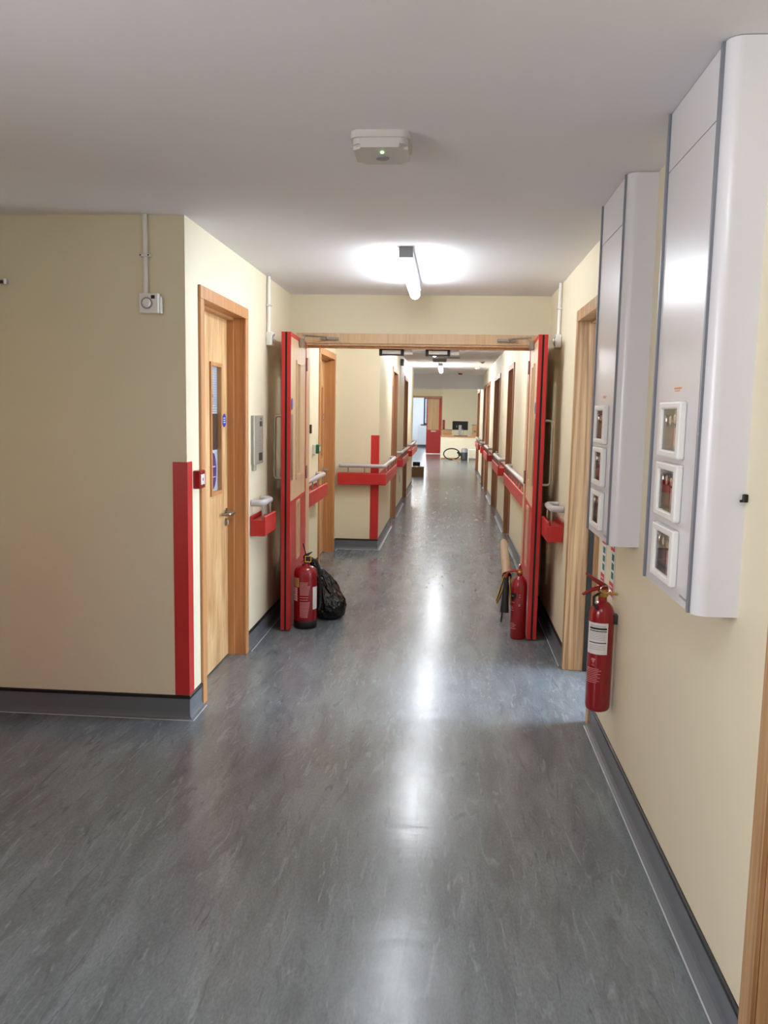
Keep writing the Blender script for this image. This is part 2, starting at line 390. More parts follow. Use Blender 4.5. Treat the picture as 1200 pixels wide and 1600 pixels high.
baseboard('right', 'coved grey skirting with black cap along the right wall', [
    ([(XR, -3.2), (XR, RD[0][0])], 1), ([(XR, RD[0][1]), (XR, RD[1][0])], 1), ([(XR, RD[1][1]), (XR, YF), (.66, YF)], 1),
    ([(.66, YF+T), (XR, YF+T), (XR, RD[2][0])], 1)] +
    [([(XR, RD[i][1]), (XR, RD[i+1][0])], 1) for i in range(2, 6)] + [([(XR, RD[6][1]), (XR, 23.2)], 1)])
baseboard('far', 'grey skirting along the far lobby walls', [([(-4, 31.2), (-1.62, 31.2)], -1), ([(-.30, 30.75), (3, 30.75)], -1), ([(-3.2, 37), (.9, 37)], -1)])
baseboard('hall', 'grey skirting along the hall wall at the left of the camera', [([(-2.3, -3.2), (-2.3, 1.9)], -1)])

# ------------------------------------------------------------------ corner guards
def guard(name, x0, x1, y, label):
    t = thing(name, label, 'corner guard', (x1, y, 0))
    w_ = x1-x0
    L = [(-w_, 0), (-w_, -.004), (.004, -.004), (.004, .072), (0, .072), (0, 0)]
    obj('guard_strip', prism(L, .121, 1.272), 'red', t)
guard('corner_guard', -1.316, XL, Y1, 'red vinyl corner guard on the near left wall corner beside the first oak door')
guard('corner_guard', -.86, XL2, YS, 'red vinyl corner guard behind the wrap-around handrail where the corridor narrows')

# ------------------------------------------------------------------ ordinary doors
def door(n, X, y0, y1, left, label, dm='oak', fm='frame', vision=True, opened=False, handle='far', papers=False, jd=.098):
    """local x' points out of the wall into the corridor"""
    W = y1-y0; h = W/2; cy = (y0+y1)/2
    t = thing('door_%d' % n, label, 'door', (X, cy, 0), 0 if left else PI, kind='structure')
    s = 1 if left else -1                 # local +y is away from the camera on the left wall only
    AW = .064
    fr = thing('door_frame', '', 'x'); del fr['label']; del fr['category']; fr.parent = t
    for a in (-1, 1):
        obj('architrave', B((0, .014, a*(h-AW), a*h, 0, ZT-AW), bev=.002), fm, fr)
        obj('jamb', B((-T, -.0005, a*(h-AW-.004+.006), a*(h-.036), 0, ZT-.04)), fm, fr)
        if not (opened and a*s > 0): obj('door_stop', B((-jd+.0005, -jd+.04, a*(h-AW-.012), a*(h-AW+.002), 0, ZT-AW-.002)), fm, fr)
    obj('head_architrave', B((0, .0145, -h, h, ZT-AW, ZT), bev=.002), fm, fr)
    obj('head_jamb', B((-T, -.001, -h+AW, h-AW, ZT-AW+.002, ZT-.036)), fm, fr)
    obj('head_stop', B((-jd+.0005, -jd+.04, -h+AW, h-AW, ZT-AW-.012, ZT-AW+.002)), fm, fr)
    iw = h-AW-.005
    zt = ZT-AW-.004
    far = s*iw                            # y of the edge away from the camera
    if opened:                            # leaf swung into the room, hinged on the far jamb
        lf = obj('leaf', B((-T-.02-2*iw, -T-.02, far-.0, far-s*.044, .008, zt)), dm, t)
        obj('edge_seal', B((-.150, -.104, far+s*.004, far-s*.014, .0, zt)), 'black', t)  # black strip down the far jamb
        return t
    hy = far if handle == 'far' else -far
    sg = 1 if hy > 0 else -1
    holes = []; vz0, vz1 = 1.03, 1.79
    if vision:
        va, vb = sorted((hy-sg*.145, hy-sg*.375)); holes = [(va+.02, vb-.02, vz0+.02, vz1-.02)]
    lf = obj('leaf', grid(-iw, iw, .008, zt, -jd-.044, -jd, holes), dm, t)
    if vision:
        vp = obj('vision_panel', ring(va, vb, vz0, vz1, .022, -jd-.012, -jd+.010), fm, lf)
        obj('pane', B((-jd-.012, -jd-.009, va+.02, vb-.02, vz0+.02, vz1-.02)), 'glass', lf)
        if papers:
            zs = [(1.50, 1.772, 'bluepaper'), (1.29, 1.50, 'darkgrey'), (1.05, 1.29, 'bluepaper')]
            for a, b, mm in zs:
                pp = obj('poster' if mm != 'darkgrey' else 'backing', B((-jd-.020, -jd-.016, va+.02, vb-.02, a, b)), mm, lf)
                if a > 1.4:
                    for zc, ln in ((1.72, .04), (1.66, .06), (1.60, .085)):
                        obj('print', B((-jd-.0160, -jd-.0152, va+.035, va+.035+ln, zc-.008, zc+.008)), 'darkgrey', pp)
                    obj('ruled_lines', B(*[(-jd-.0160, -jd-.0156, va+.022, vb-.022, z, z+.0025) for z in [1.51+.014*i for i in range(18)]]), 'steel', pp)
                elif a < 1.1:
                    d = disc((-jd-.0160, (va+vb)/2, 1.17), (1, 0, 0), .07, .0008, 28)
                    for v in d.verts: v.co.z = 1.17+(v.co.z-1.17)*1.5
                    dd = obj('mandatory_disc', d, 'purple', pp)
                    obj('ruled_lines', B(*[(-jd-.0150, -jd-.0146, (va+vb)/2-.05, (va+vb)/2+.05, z, z+.006) for z in (1.13, 1.19)]), 'bluepaper', pp)
        else:
            obj('backing', B((-jd-.046, -jd-.03, va+.02, vb-.02, vz0+.02, vz1-.02)), 'oak' if dm == 'oak' else 'brown', lf)
    # lever handle with rose and lock escutcheon
    hx = -jd; ly = hy-sg*.055
    r = obj('handle_rose', disc((hx, ly, .905), (1, 0, 0), .026, .008), 'steel', lf, True)
    bm = bmesh.new(); tube(bm, round_path([(hx+.005, ly, .905), (hx+.058, ly, .905), (hx+.058, ly-sg*.115, .905), (hx+.012, ly-sg*.12, .905)], .018), .0095, 12)
    obj('lever_handle', bm, 'steel', lf, True)
    obj('lock_escutcheon', disc((hx, ly, .845), (1, 0, 0), .024, .007), 'steel', lf, True)
    obj('key_turn', B((hx+.006, hx+.02, ly-.005, ly+.005, .83, .86), bev=.002), 'chrome', lf)
    if vision:
        obj('fire_door_disc', disc((hx, hy-sg*.075, 1.46), (1, 0, 0), .04, .002, 28), 'blue', lf)
        obj('disc_text', B(*[(hx+.002, hx+.0026, hy-sg*.075-.022, hy-sg*.075+.022, z, z+.005) for z in (1.445, 1.458, 1.471)]), 'paper', lf)
    if papers:
        obj('white_tag', B((hx, hx+.003, -hy+sg*.04, -hy+sg*.075, 1.49, 1.55)), 'paper', lf)
        obj('kick_plate', B((hx, hx+.0015, -iw+.02, iw-.02, .02, .2), bev=.0006), 'oak', lf)
    return t
door(1, XL, *LD[0], True, 'oak door on the left with a narrow glass panel holding notices and a steel lever', papers=True, jd=.1)
door(2, XL, *LD[1], True, 'oak door on the left just past the open double doors')
door(3, XL2, *LD2[0], True, 'brown oak door on the left, first past the step in the wall', 'brown', 'brown', vision=False)
door(4, XL2, *LD2[1], True, 'brown oak door farthest along the left wall', 'brown', 'brown', vision=False)
door(5, XR, *RD[0], False, 'oak door frame at the bottom right edge, nearest the camera', 'rframe', 'rframe', vision=False)
door(6, XR, *RD[1], False, 'open oak doorway on the right beside the hanging fire extinguisher', 'rframe', 'rframe', opened=True)
rl = ['first brown oak door on the right wall past the open double doors', 'second brown oak doorway on the right past the double doors, wider than the rest',
      'third brown oak door on the right past the double doors', 'fourth brown oak door on the right past the double doors',
      'brown oak door farthest along the right wall, near the reception desk']
for i, (a, b) in enumerate(RD[2:]):
    door(7+i, XR, a, b, False, rl[i], 'brown', 'brown', vision=False)

# ------------------------------------------------------------------ double door frame and its open leaves
t = thing('double_door_frame', 'pale wooden frame of the open double doors across the corridor', 'door frame', (0, YF, 0))
obj('head_architrave', B((-1.20, .662, -.018, 0, 2.045, 2.122), bev=.002), 'pale', t)
obj('head_jamb', B((-1.17, .638, -.001, T+.01, 2.03, 2.084)), 'pale', t)
obj('head_stop', B((-1.12, .588, .03, .07, 2.012, 2.031)), 'frame', t)
for a, b, c, d in ((-1.20, -1.125, -1.168, -1.12), (.593, .662, .588, .636)):
    obj('side_architrave', B((a, b, -.018, 0, 0, 2.045), bev=.002), 'pale', t)
    obj('side_jamb', B((c, d, -.001, T+.01, 0, 2.031)), 'pale', t)
LW = .862
def leaf(name, hx, hy, fx, fy, s, label):
    rz = math.atan2(fy-hy, fx-hx)
    t = thing(name, label, 'door', (hx, hy, 0), rz)
    TH = .062; y = lambda v: s*v            # y(0) is the face towards the middle of the corridor
    up = (.40, .56, 1.06, 1.86); lo = (.40, .54, .47, .86)
    zt = 2.045
    obj('leaf_core', grid(.004, LW-.006, .012, zt-.002, min(y(.004), y(TH-.004)), max(y(.004), y(TH-.004)), [up, lo], 'xz'), 'pale', t)
    for f0, f1, nm in ((0, .004, 'inner'), (TH-.004, TH, 'outer')):
        obj('kick_plate', grid(0, LW, .008, .88, min(y(f0), y(f1)), max(y(f0), y(f1)), [lo], 'xz'), 'red', t)
        obj('edge_strip', ring(0, LW, .881, zt, .022, min(y(f0), y(f1)), max(y(f0), y(f1)), 'xz'), 'redl', t)
    obj('meeting_edge', B((LW-.006, LW+.004, y(0), y(.024), .008, zt), bev=.001), 'redl', t)
    obj('meeting_edge', B((LW-.006, LW+.004, y(.038), y(TH), .008, zt), bev=.001), 'redl', t)
    obj('seal_strip', B((LW-.006, LW-.001, y(.024), y(.038), .008, zt)), 'black', t)
    obj('top_edge', B((0, LW, y(0), y(TH), zt, zt+.003)), 'redl', t)
    for (a, b, c, d), nm in ((up, 'vision_panel'), (lo, 'lower_vision_panel')):
        v = obj(nm, ring(a-.018, b+.018, c-.018, d+.018, .024, min(y(-.007), y(TH+.007)), max(y(-.007), y(TH+.007)), 'xz'), 'pale', t)
        obj('pane', B((a, b, y(TH/2-.003), y(TH/2+.003), c, d)), 'glass', v)
    # push plate inside, D pull outside
    obj('push_plate', B((LW-.12, LW-.03, y(0), y(-.002), 1.05, 1.50), bev=.0006), 'steel', t)
    obj('fire_door_disc', disc((LW-.075, 0, 1.57), (0, -s, 0), .04, .002), 'blue', t)
    bm = bmesh.new(); tube(bm, round_path([(LW-.05, y(TH), 1.06), (LW-.05, y(TH+.052), 1.06), (LW-.05, y(TH+.052), 1.488), (LW-.05, y(TH), 1.488)], .03), .0095, 12)
    obj('pull_handle', bm, 'steel', t, True)
    # overhead closer: body on the leaf, arm folding to the frame head
    cb = obj('door_closer', B((.33, .42, y(0), y(-.03), 1.985, 2.043), bev=.003), 'steel', t)
    bm = B((.36, .385, y(-.028), y(-.036), 2.043, 2.075)); tube(bm, [(.372, y(-.02), 2.068), (.20, y(-.17), 2.073), (.035, y(-.13-.02), 2.078)], .007, 8)
    obj('closer_arm', bm, 'steel', cb)
    obj('arm_shoe', B((.022, .04, y(-.11), y(-.25), 2.068, 2.088), bev=.002), 'steel', cb)
    for z in (.25, 1.05, 1.88):
        bm = bmesh.new(); cyl(bm, (-.002, y(-.006), z-.05), (0, 0, 1), .007, .1, 12); obj('hinge', bm, 'steel', t, True)
    return t
leaf('door_leaf', -1.119, 6.425, -1.076, 5.566, -1, 'left leaf of the open red-edged double doors, behind the wide fire extinguisher')
leaf('door_leaf', .587, 6.425, .561, 5.566, 1, 'right leaf of the open red-edged double doors, behind the slim fire extinguisher')
for i, x in enumerate((-.566, -.205)):
    t = thing('magnetic_lock', ('left' if i == 0 else 'right')+' one of the two magnetic locks hanging under the double door frame head', 'door lock', (x, YF+.118, 2.029))
    obj('lock_body', B((0, .19, -.03, .03, -.062, 0), bev=.002), 'darkgrey', t)
    obj('end_cap', B((0, .022, -.033, .03, -.064, -.001)), 'black', t); obj('end_cap', B((.17, .19, -.033, .03, -.064, -.001)), 'black', t)
    obj('contact_plate', B((.024, .168, -.034, -.03, -.052, -.024)), 'plastic', t)  # white colour stands in for the reflection on the plate
    obj('junction_box', B((.192, .26, -.03, .03, -.056, 0), bev=.003), 'plastic', t)

# doors in the left wall of the hall, outside the view (their red panels tint the floor and wall)
t = thing('hall_double_doors', 'red double doors beyond the left edge, a closer arm showing at the edge', 'door', (-2.3, 2.85, 0))
for y0, y1 in ((-.84, -.005), (.005, .84)):
    lf = obj('leaf', B((-.06, -.01, y0, y1, .88, 2.08)), 'pale', t)
    obj('kick_plate', B((-.06, -.008, y0, y1, .01, .88)), 'red', lf)
obj('closer_track', B((-.01, .03, .4, .84, 2.05, 2.09), bev=.003), 'darkgrey', t)
bm = bmesh.new(); tube(bm, [(.02, .8, 2.10), (.10, .99, 2.10), (.193, 1.0, 2.104)], .008, 10); obj('closer_arm', bm, 'darkgrey', t, True)
bm = bmesh.new(); cyl(bm, (.193, 1.0, 2.092), (0, 0, 1), .011, .024, 14); obj('arm_knuckle', bm, 'chrome', t, True)

# ------------------------------------------------------------------ crash rails with handrails
def rail_unit(label, path, side, hpath, posts, depth=.1):
    """path: wall line of the crash rail; hpath: 3-D centre line of the handrail"""
    o0 = path[0]; t = thing('handrail_unit', label, 'handrail', (o0[0], o0[1], 0), group=None)
    loc = lambda p: (p[0]-o0[0], p[1]-o0[1])
    z0 = .0045
    prof = [(z0, .73), (depth-.006, .73), (depth, .736), (depth, .851), (depth-.006, .857), (depth-.013, .857), (depth-.013, .832), (.012, .832), (.012, .857), (z0, .857)]
    obj('crash_rail', sweep(bmesh.new(), [loc(p) for p in path], prof, side), 'red', t)
    bm = bmesh.new(); tube(bm, round_path([(p[0]-o0[0], p[1]-o0[1], p[2]) for p in hpath], .05, 7), .021, 14)
    obj('grip_rail', bm, 'rail', t, True)
    for p in posts:
        bm = bmesh.new(); cyl(bm, (p[0]-o0[0], p[1]-o0[1], .80), (0, 0, 1), .007, .13, 10)
        obj('bracket', bm, 'steel', t, True)
    return t
HZ = .938
def straight(X, out, y0, y1, label, d=.1, near_ret=True, far_ret=True):
    g = X+out*(d*.72); hp = []
    if near_ret: hp.append((X+out*.004, y0+.03, HZ))
    hp += [(g, y0+.03, HZ), (g, y1-.03, HZ)]
    if far_ret: hp.append((X+out*.004, y1-.03, HZ))
    n = max(2, int((y1-y0)/.3)+1)
    if y1-y0 < .5: ps = [(g, y0+.05+k*(y1-y0-.1)/1) for k in range(2)]
    else: ps = [(g, y0+.12+k*(y1-y0-.24)/(n-1)) for k in range(n)]
    return rail_unit(label, [(X, y0), (X, y1)], -out if True else 0, hp, ps, d)
straight(XL, 1, 5.12, 5.44, 'short red crash rail with grey U-shaped grip left of the left double door leaf')
straight(XR, -1, 5.24, 5.56, 'short red crash rail with grey U-shaped grip right of the right double door leaf', d=.104)
straight(XL, 1, 6.66, 7.74, 'red crash rail and grey handrail between the left door leaf and the next oak door', d=.11, far_ret=True)
# the unit wrapping the step
dd = .095; g = .07
rail_unit('red crash rail and grey handrail wrapping the corner where the corridor narrows', [(-1.215, YS), (XL2, YS), (XL2, 10.85)], -1,
          [(-1.19, YS-.006, HZ), (-1.19, YS-g, HZ), (XL2+g, YS-g, HZ), (XL2+g, 10.8, HZ), (XL2+.006, 10.8, HZ)],
          [(-1.1, YS-g), (-.92, YS-g), (XL2+g, 9.3), (XL2+g, 9.65), (XL2+g, 10.0), (XL2+g, 10.35), (XL2+g, 10.7)], dd)
straight(XL2, 1, 12.15, 13.75, 'red crash rail and grey handrail between the two far left doors')
t = rail_unit('farthest red crash rail on the left, wrapping into the lobby', [(XL2, 15.1), (XL2, YE), (-1.6, YE)], -1,
          [(XL2+.004, 15.13, HZ), (XL2+g, 15.13, HZ), (XL2+g, YE+g, HZ), (-1.58, YE+g, HZ)],
          [(XL2+g, 15.3), (XL2+g, 15.9), (XL2+g, 16.5), (XL2+g, 17.1)])
for (a, b, lb) in ((6.68, 9.66, 'long red crash rail and grey handrail right after the right double door leaf'),
                   (10.86, 12.35, 'second red crash rail and grey handrail along the right wall past the double doors'),
                   (14.12, 15.55, 'third red crash rail and grey handrail along the right wall past the double doors'),
                   (17.05, 17.38, 'shortest red crash rail, between the third and fourth far right doors'),
                   (18.58, 20.8, 'farthest red crash rail on the right wall, before the reception desk')):
    straight(XR, -1, a, b, lb, d=.1)

# ------------------------------------------------------------------ ceiling lights
def batten(x, y, l, label, m='tube'):
    t = thing('batten_light', label, 'light', (x, y, H), group=None)
    obj('batten_body', B((-.036, .036, 0, l, -.05, 0), bev=.003), 'greyp', t)
    obj('end_cap', B((-.038, .038, -.012, 0, -.058, 0), bev=.003), 'greyp', t)
    obj('end_cap', B((-.038, .038, l, l+.012, -.058, 0), bev=.003), 'greyp', t)
    bm = bmesh.new()
    tube(bm, [(0, .0, -.086), (0, .012, -.086), (0, l-.03, -.086), (0, l, -.086)], .034, 20, rad=[.026, .034, .034, .02])
    obj('opal_tube', bm, m, t, True)
    for yy in (.02, l-.04): obj('tube_clip', B((-.01, .01, yy, yy+.015, -.056, -.048)), 'plastic', t)
batten(-.262, 4.6, 1.2, 'lit fluorescent batten on the ceiling in front of the double doors, nearest the camera')
batten(-.1, .05, 1.2, 'lit fluorescent batten on the hall ceiling right behind the camera', 'tube3')  # lamp added out of view to light the foreground
batten(-.25, 7.3, 1.2, 'lit fluorescent batten hidden just behind the wall over the double doors', 'tube2')
batten(-.24, 10.4, 1.2, 'lit fluorescent batten seen below the right magnetic lock', 'tube2')
batten(-.2, 15.0, 1.2, 'lit fluorescent batten behind the far emergency fitting', 'tube4')
for x, y, lb in ((-2.0, 19.9, 'just behind the bulkhead'), (-1.7, 22.2, 'over the left of the lobby'), (-1.2, 25.2, 'over the middle of the lobby'),
                 (1.1, 23.9, 'before the reception desk'), (-2.9, 24.5, 'at the far left of the lobby')):
    batten(x, y, 1.2, 'lit fluorescent batten '+lb, 'tube5' if x < .5 else 'tube2')  # hidden lamps added to brighten the far wall and bulkhead
def emergency(x, y, w_, label, grey='plastic'):
    t = thing('emergency_light', label, 'light', (x, y, H))
    poly = []
    for cx, cy, a0 in ((w_/2-.03, .07, 0), (-w_/2+.03, .07, 90), (-w_/2+.03, -.07, 180), (w_/2-.03, -.07, 270)):
        for k in range(7): a = math.radians(a0+k*15); poly.append((cx+.03*math.cos(a), cy+.03*math.sin(a)))
    obj('mounting_base', prism(poly, -.022, 0), grey, t)
    bm = prism([(px*.93, py*.93) for px, py in poly], -.052, -.022); bmesh.ops.bevel(bm, geom=[e for e in bm.edges if all(v.co.z < -.05 for v in e.verts)], offset=.012, segments=3, affect='EDGES')
    obj('housing', bm, grey, t)
    obj('status_led', disc((0.004, -.045, -.053), (0, 0, -1), .005, .003, 12), 'led', t)
    obj('lens', disc((0, .02, -.052), (0, 0, -1), .022, .003, 20), 'greyp', t)
emergency(-.247, 2.83, .19, 'white emergency fitting with a green light, on the ceiling nearest the camera', 'offwhite')
emergency(-.2, 13.9, .23, 'far emergency fitting on the ceiling in front of the farthest corridor light', 'greyp')
for (x, y, lb) in ((.15, 11.3, 'nearer red smoke detector on the ceiling past the double doors'), (.19, 18.4, 'farther red smoke detector on the ceiling, just before the bulkhead')):
    t = thing('smoke_detector', lb, 'smoke detector', (x, y, H))
    obj('detector_base', lathe(bmesh.new(), [(.055, 0), (.055, -.014), (.0, -.014)], 24), 'plastic', t)
    obj('detector_head', lathe(bmesh.new(), [(.05, -.014), (.048, -.03), (.034, -.045), (0, -.045)], 24), 'redpaint', t, True)
t = thing('ceiling_vent', 'dark slotted grille on the corridor ceiling past the double doors', 'vent', (0, 13.5, H))
obj('vent_frame', B((-.13, .13, -.06, -.048, -.01, 0), (-.13, .13, .048, .06, -.01, 0), (-.13, -.118, -.048, .048, -.01, 0), (.118, .13, -.048, .048, -.01, 0)), 'greyp', t)
for k in range(4): obj('vent_slat', B((-.12, .12, -.046+k*.026, -.032+k*.026, -.008, -.003)), 'darkgrey', t)
for (x, y, lb) in ((.52, 14.4, 'nearer of two small round ceiling detectors at the far right'), (.5, 16.4, 'farther of two small round ceiling detectors at the far right')):
    t = thing('ceiling_sensor', lb, 'sensor', (x, y, H))
    obj('sensor_base', lathe(bmesh.new(), [(.05, 0), (.05, -.016), (0, -.016)], 20), 'plastic', t)
    obj('sensor_dome', lathe(bmesh.new(), [(.03, -.016), (.024, -.03), (0, -.038)], 20), 'greyp', t, True)
t = thing('downlight', 'round warm downlight in the lobby ceiling above the red doors', 'light', (-1.03, 29.4, H))
obj('bezel', lathe(bmesh.new(), [(.10, 0), (.10, -.012), (.08, -.014), (.0, -.012)], 24), 'plastic', t)
obj('lit_lens', disc((0, 0, -.0145), (0, 0, -1), .075, .012, 24), 'spot', t)
t = thing('downlight', 'second warm downlight in the lobby ceiling, left of the first', 'light', (-2.3, 29.4, H))
obj('bezel', lathe(bmesh.new(), [(.10, 0), (.10, -.012), (.08, -.014), (.0, -.012)], 24), 'plastic', t)
obj('lit_lens', disc((0, 0, -.0145), (0, 0, -1), .075, .004, 24), 'spot', t)

# ------------------------------------------------------------------ wall devices
def sensor(x, y, z, rz, label):
    """small square sensor box with conduit to the ceiling; local -y is the front"""
    t = thing('wall_sensor', label, 'sensor', (x, y, z), rz)
    bx = obj('sensor_box', B((-.045, .045, -.042, 0, -.045, .045), bev=.004, seg=2), 'plastic', t)
    obj('lens_ring', disc((-.008, -.042, 0), (0, -1, 0), .027, .004, 28), 'greyp', t)
    ln = obj('lens', lathe(bmesh.new(), [(.021, 0), (.016, .007), (0, .01)], 24), 'plastic', t, True)
    ln.data.transform(Matrix.Translation((-.008, -.046, 0)) @ Matrix.Rotation(PI/2, 4, 'X'))
    obj('window', B((.012, .03, -.0435, -.042, .02, .036)), 'black', t)
    obj('side_clip', B((.045, .056, -.03, -.004, -.045, .03), bev=.002), 'plastic', t)
    bm = bmesh.new(); cyl(bm, (-.022, -.014, .044), (0, 0, 1), .0115, H-z-.045, 16)
    obj('conduit', bm, 'plastic', t, True)
    obj('saddle_clip', B((-.046, .002, -.028, 0, .212, .226), bev=.002), 'plastic', t)
    obj('screw', disc((-.041, -.028, .219), (0, -1, 0), .004, .002, 8), 'darkgrey', t); obj('screw', disc((-.003, -.028, .219), (0, -1, 0), .004, .002, 8), 'darkgrey', t)
    return t
sensor(-1.408, Y1, 2.008, 0, 'white square sensor with conduit up to the ceiling on the shaded left wall')
sensor(XL, 5.62, 2.003, PI/2, 'white sensor and conduit on the left wall above the left door leaf')
sensor(XR, 5.78, 2.022, -PI/2, 'white sensor and conduit on the right wall above the right door leaf')
t = thing('call_point', 'small red fire alarm call point beside the first oak door on the left', 'fire alarm', (XL, 4.01, 1.18))
obj('box', B((0, .034, -.044, .044, -.045, .045), bev=.004), 'redpaint', t)
obj('white_face', B((.034, .036, -.028, .03, -.026, .026), bev=.001), 'paper', t)
obj('clear_cover', B((.036, .042, -.036, .036, -.037, .037), bev=.002), 'glass', t)
obj('press_dot', disc((.036, 0, 0), (1, 0, 0), .008, .001, 12), 'redprint', t)
t = thing('steel_intercom', 'slim grey steel box with small screen on the left wall above the short crash rail', 'intercom', (XL, 5.28, 1.335))
obj('housing', B((0, .022, -.125, .125, -.155, .155), bev=.003), 'satin', t)
obj('screen', B((.022, .0235, .02, .09, .085, .118)), 'darkgrey', t)
obj('lens', disc((.022, .055, .133), (1, 0, 0), .007, .002, 12), 'black', t)
obj('reader_pad', B((.022, .024, .0, .09, -.135, -.085)), 'darkgrey', t)
obj('print_lines', B(*[(.022, .0226, .01, .08, z, z+.004) for z in (.05, .02, -.01, -.04)]), 'greyp', t)
obj('cable_entry', B((0, .02, -.11, -.055, -.195, -.155), bev=.002), 'satin', t)
t = thing('break_glass_unit', 'green emergency door release beside the left door leaf', 'door release', (XL, 7.55, 1.18))
obj('back_box', B((0, .03, -.044, .044, -.044, .044), bev=.004), 'plastic', t)
obj('green_cover', B((.03, .062, -.042, .042, -.042, .042), bev=.006, seg=2), 'green', t)
obj('glass_face', B((.062, .064, -.026, .026, -.022, .022)), 'paper', t)
obj('key_tab', B((.01, .02, -.006, .006, -.062, -.044)), 'plastic', t)
t = thing('proximity_reader', 'small black card reader above the green door release', 'card reader', (XL, 7.33, 1.365))
obj('reader_body', B((0, .022, -.025, .025, -.04, .04), bev=.005, seg=2), 'blackgloss', t); obj('indicator', disc((.022, 0, .02), (1, 0, 0), .004, .001, 10), 'redprint', t)
t = thing('black_sensor', 'small black sensor with white conduit high on the far left wall', 'sensor', (XL2, 12.75, 2.28))
obj('sensor_body', B((0, .05, -.03, .03, -.05, .05), bev=.006), 'blackgloss', t)
obj('conduit', B((0, .016, -.01, .01, -.32, -.05), bev=.003), 'plastic', t)
t = thing('socket_plate', 'white wall plate with a dark slot low on the left wall between far doors', 'socket', (XL2, 12.9, .5))
obj('plate', B((0, .01, -.12, .12, -.16, .16), bev=.002), 'plastic', t); obj('slot', B((.01, .012, -.035, .035, -.06, .05)), 'darkgrey', t)

# ------------------------------------------------------------------ white service panels on the right wall
def service_panel(y0, y1, label, dot):
    """near edge y0, far edge y1, bottom 1.03 up to the ceiling; local x' out of wall, y' = -(Y)"""
    zb = 1.03; cy = (y0+y1)/2; hw = (y1-y0)/2; D = .107
    t = thing('service_panel', label, 'wall panel', (XR, cy, zb), PI)
    zh = H-zb-.002; e = .034
    for s in (-1, 1):     # rounded end covers
        poly = [(0, s*(hw-e)), (0, s*hw)]
        for k in range(9):
            a = math.radians(k*90/8); poly.append((D-e+e*math.sin(a)*1.0, s*(hw-e+e*math.cos(a))))
        poly += [(D, s*(hw-e))]
        obj('end_cover', prism(poly, 0, zh), 'panel', t, True, 30)
        obj('edge_trim', B((D-.03, D+.008, s*(hw-e-.011), s*(hw-e-.001), -.0, zh), bev=.001), 'alu', t)
    iy = hw-e-.014
    obj('back_tray', B((0, D-.0205, -iy, iy, 0, zh)), 'panel', t)
    zc = [1.492-zb, 1.322-zb, 1.144-zb]
    holes = [(-.081, .081, z-.058, z+.058) for z in zc]
    obj('lower_panel', grid(-iy, iy, 0, 2.243-zb, D-.02, D, holes), 'panel', t)
    obj('upper_panel', B((D-.02, D+.0006, -iy, iy, 2.2455-zb, zh), bev=.0008), 'panel', t)
    obj('warning_print', B((D, D+.0006, -.03, .045, 1.605-zb, 1.61-zb), (D, D+.0006, -.022, .03, 1.598-zb, 1.602-zb)), 'orange', t)
    obj('foot_print', B(*[(D, D+.0006, -iy+.01+k*.012, -iy+.018+k*.012, .026, .032) for k in range(0)] or [(D, D+.0006, iy-.09, iy-.02, .02, .027)]), 'greyp', t)
    for i, z in enumerate(zc):
        vb = obj('valve_box', grid(-.112, .112, z-.078, z+.078, D, D+.02, [(-.08, .08, z-.057, z+.057)]), 'plastic', t)
        mod = vb.modifiers.new('bevel', 'BEVEL'); mod.width = .005; mod.segments = 2; mod.limit_method = 'ANGLE'
        obj('liner', grid(-.0805, .0805, z-.0575, z+.0575, D-.0185, D+.012, [(-.079, .079, z-.056, z+.056)]), 'liner', vb)
        obj('back_plate', B((D-.0203, D-.0185, -.08, .08, z-.057, z+.057)), 'greyp', vb)
        for yy, dz in ((-.055, .026), (-.005, .022 if i else .03)):
            k2 = lathe(bmesh.new(), [(.007, 0), (.007, .008), (.013, .010), (.016, .014), (.015, .019), (.008, .022), (0, .022)], 20)
            k2.transform(Matrix.Translation((D-.0185, yy, z+dz)) @ Matrix.Rotation(PI/2, 4, 'Y')); obj('gas_valve', k2, 'chrome', vb, True)
        bm = bmesh.new(); tube(bm, [(D-.012, -.055, z+.026), (D-.012, -.03, z+.01), (D-.012, -.005, z+.026)], .004, 8); obj('pipe_union', bm, 'chrome', vb, True)
        obj('label_card', B((D-.0185, D-.0175, -.075, -.035, z-.048, z+.004)), 'pink', vb)
        obj('pane', B((D+.012, D+.0135, -.08, .08, z-.057, z+.057)), 'glass', vb)
    if dot: obj('screw', disc((D*.55, -hw, zh-.09), (0, -1, 0), .004, .002, 10), 'darkgrey', t)
    return t
service_panel(2.098, 2.66, 'tall white wall panel nearest the camera with three glazed valve boxes', False)
service_panel(3.20, 3.75, 'tall white wall panel farther away with three glazed valve boxes, above the hanging extinguisher', True)
t = thing('cable_clip', 'tiny black clip on the wall at the near side of the nearest white panel', 'clip', (XR, 2.085, 1.335))
obj('clip_body', B((-.012, 0, -.006, .006, -.012, .008), bev=.002), 'black', t); obj('clip_hook', B((-.018, -.012, -.003, .003, -.012, -.006)), 'black', t)
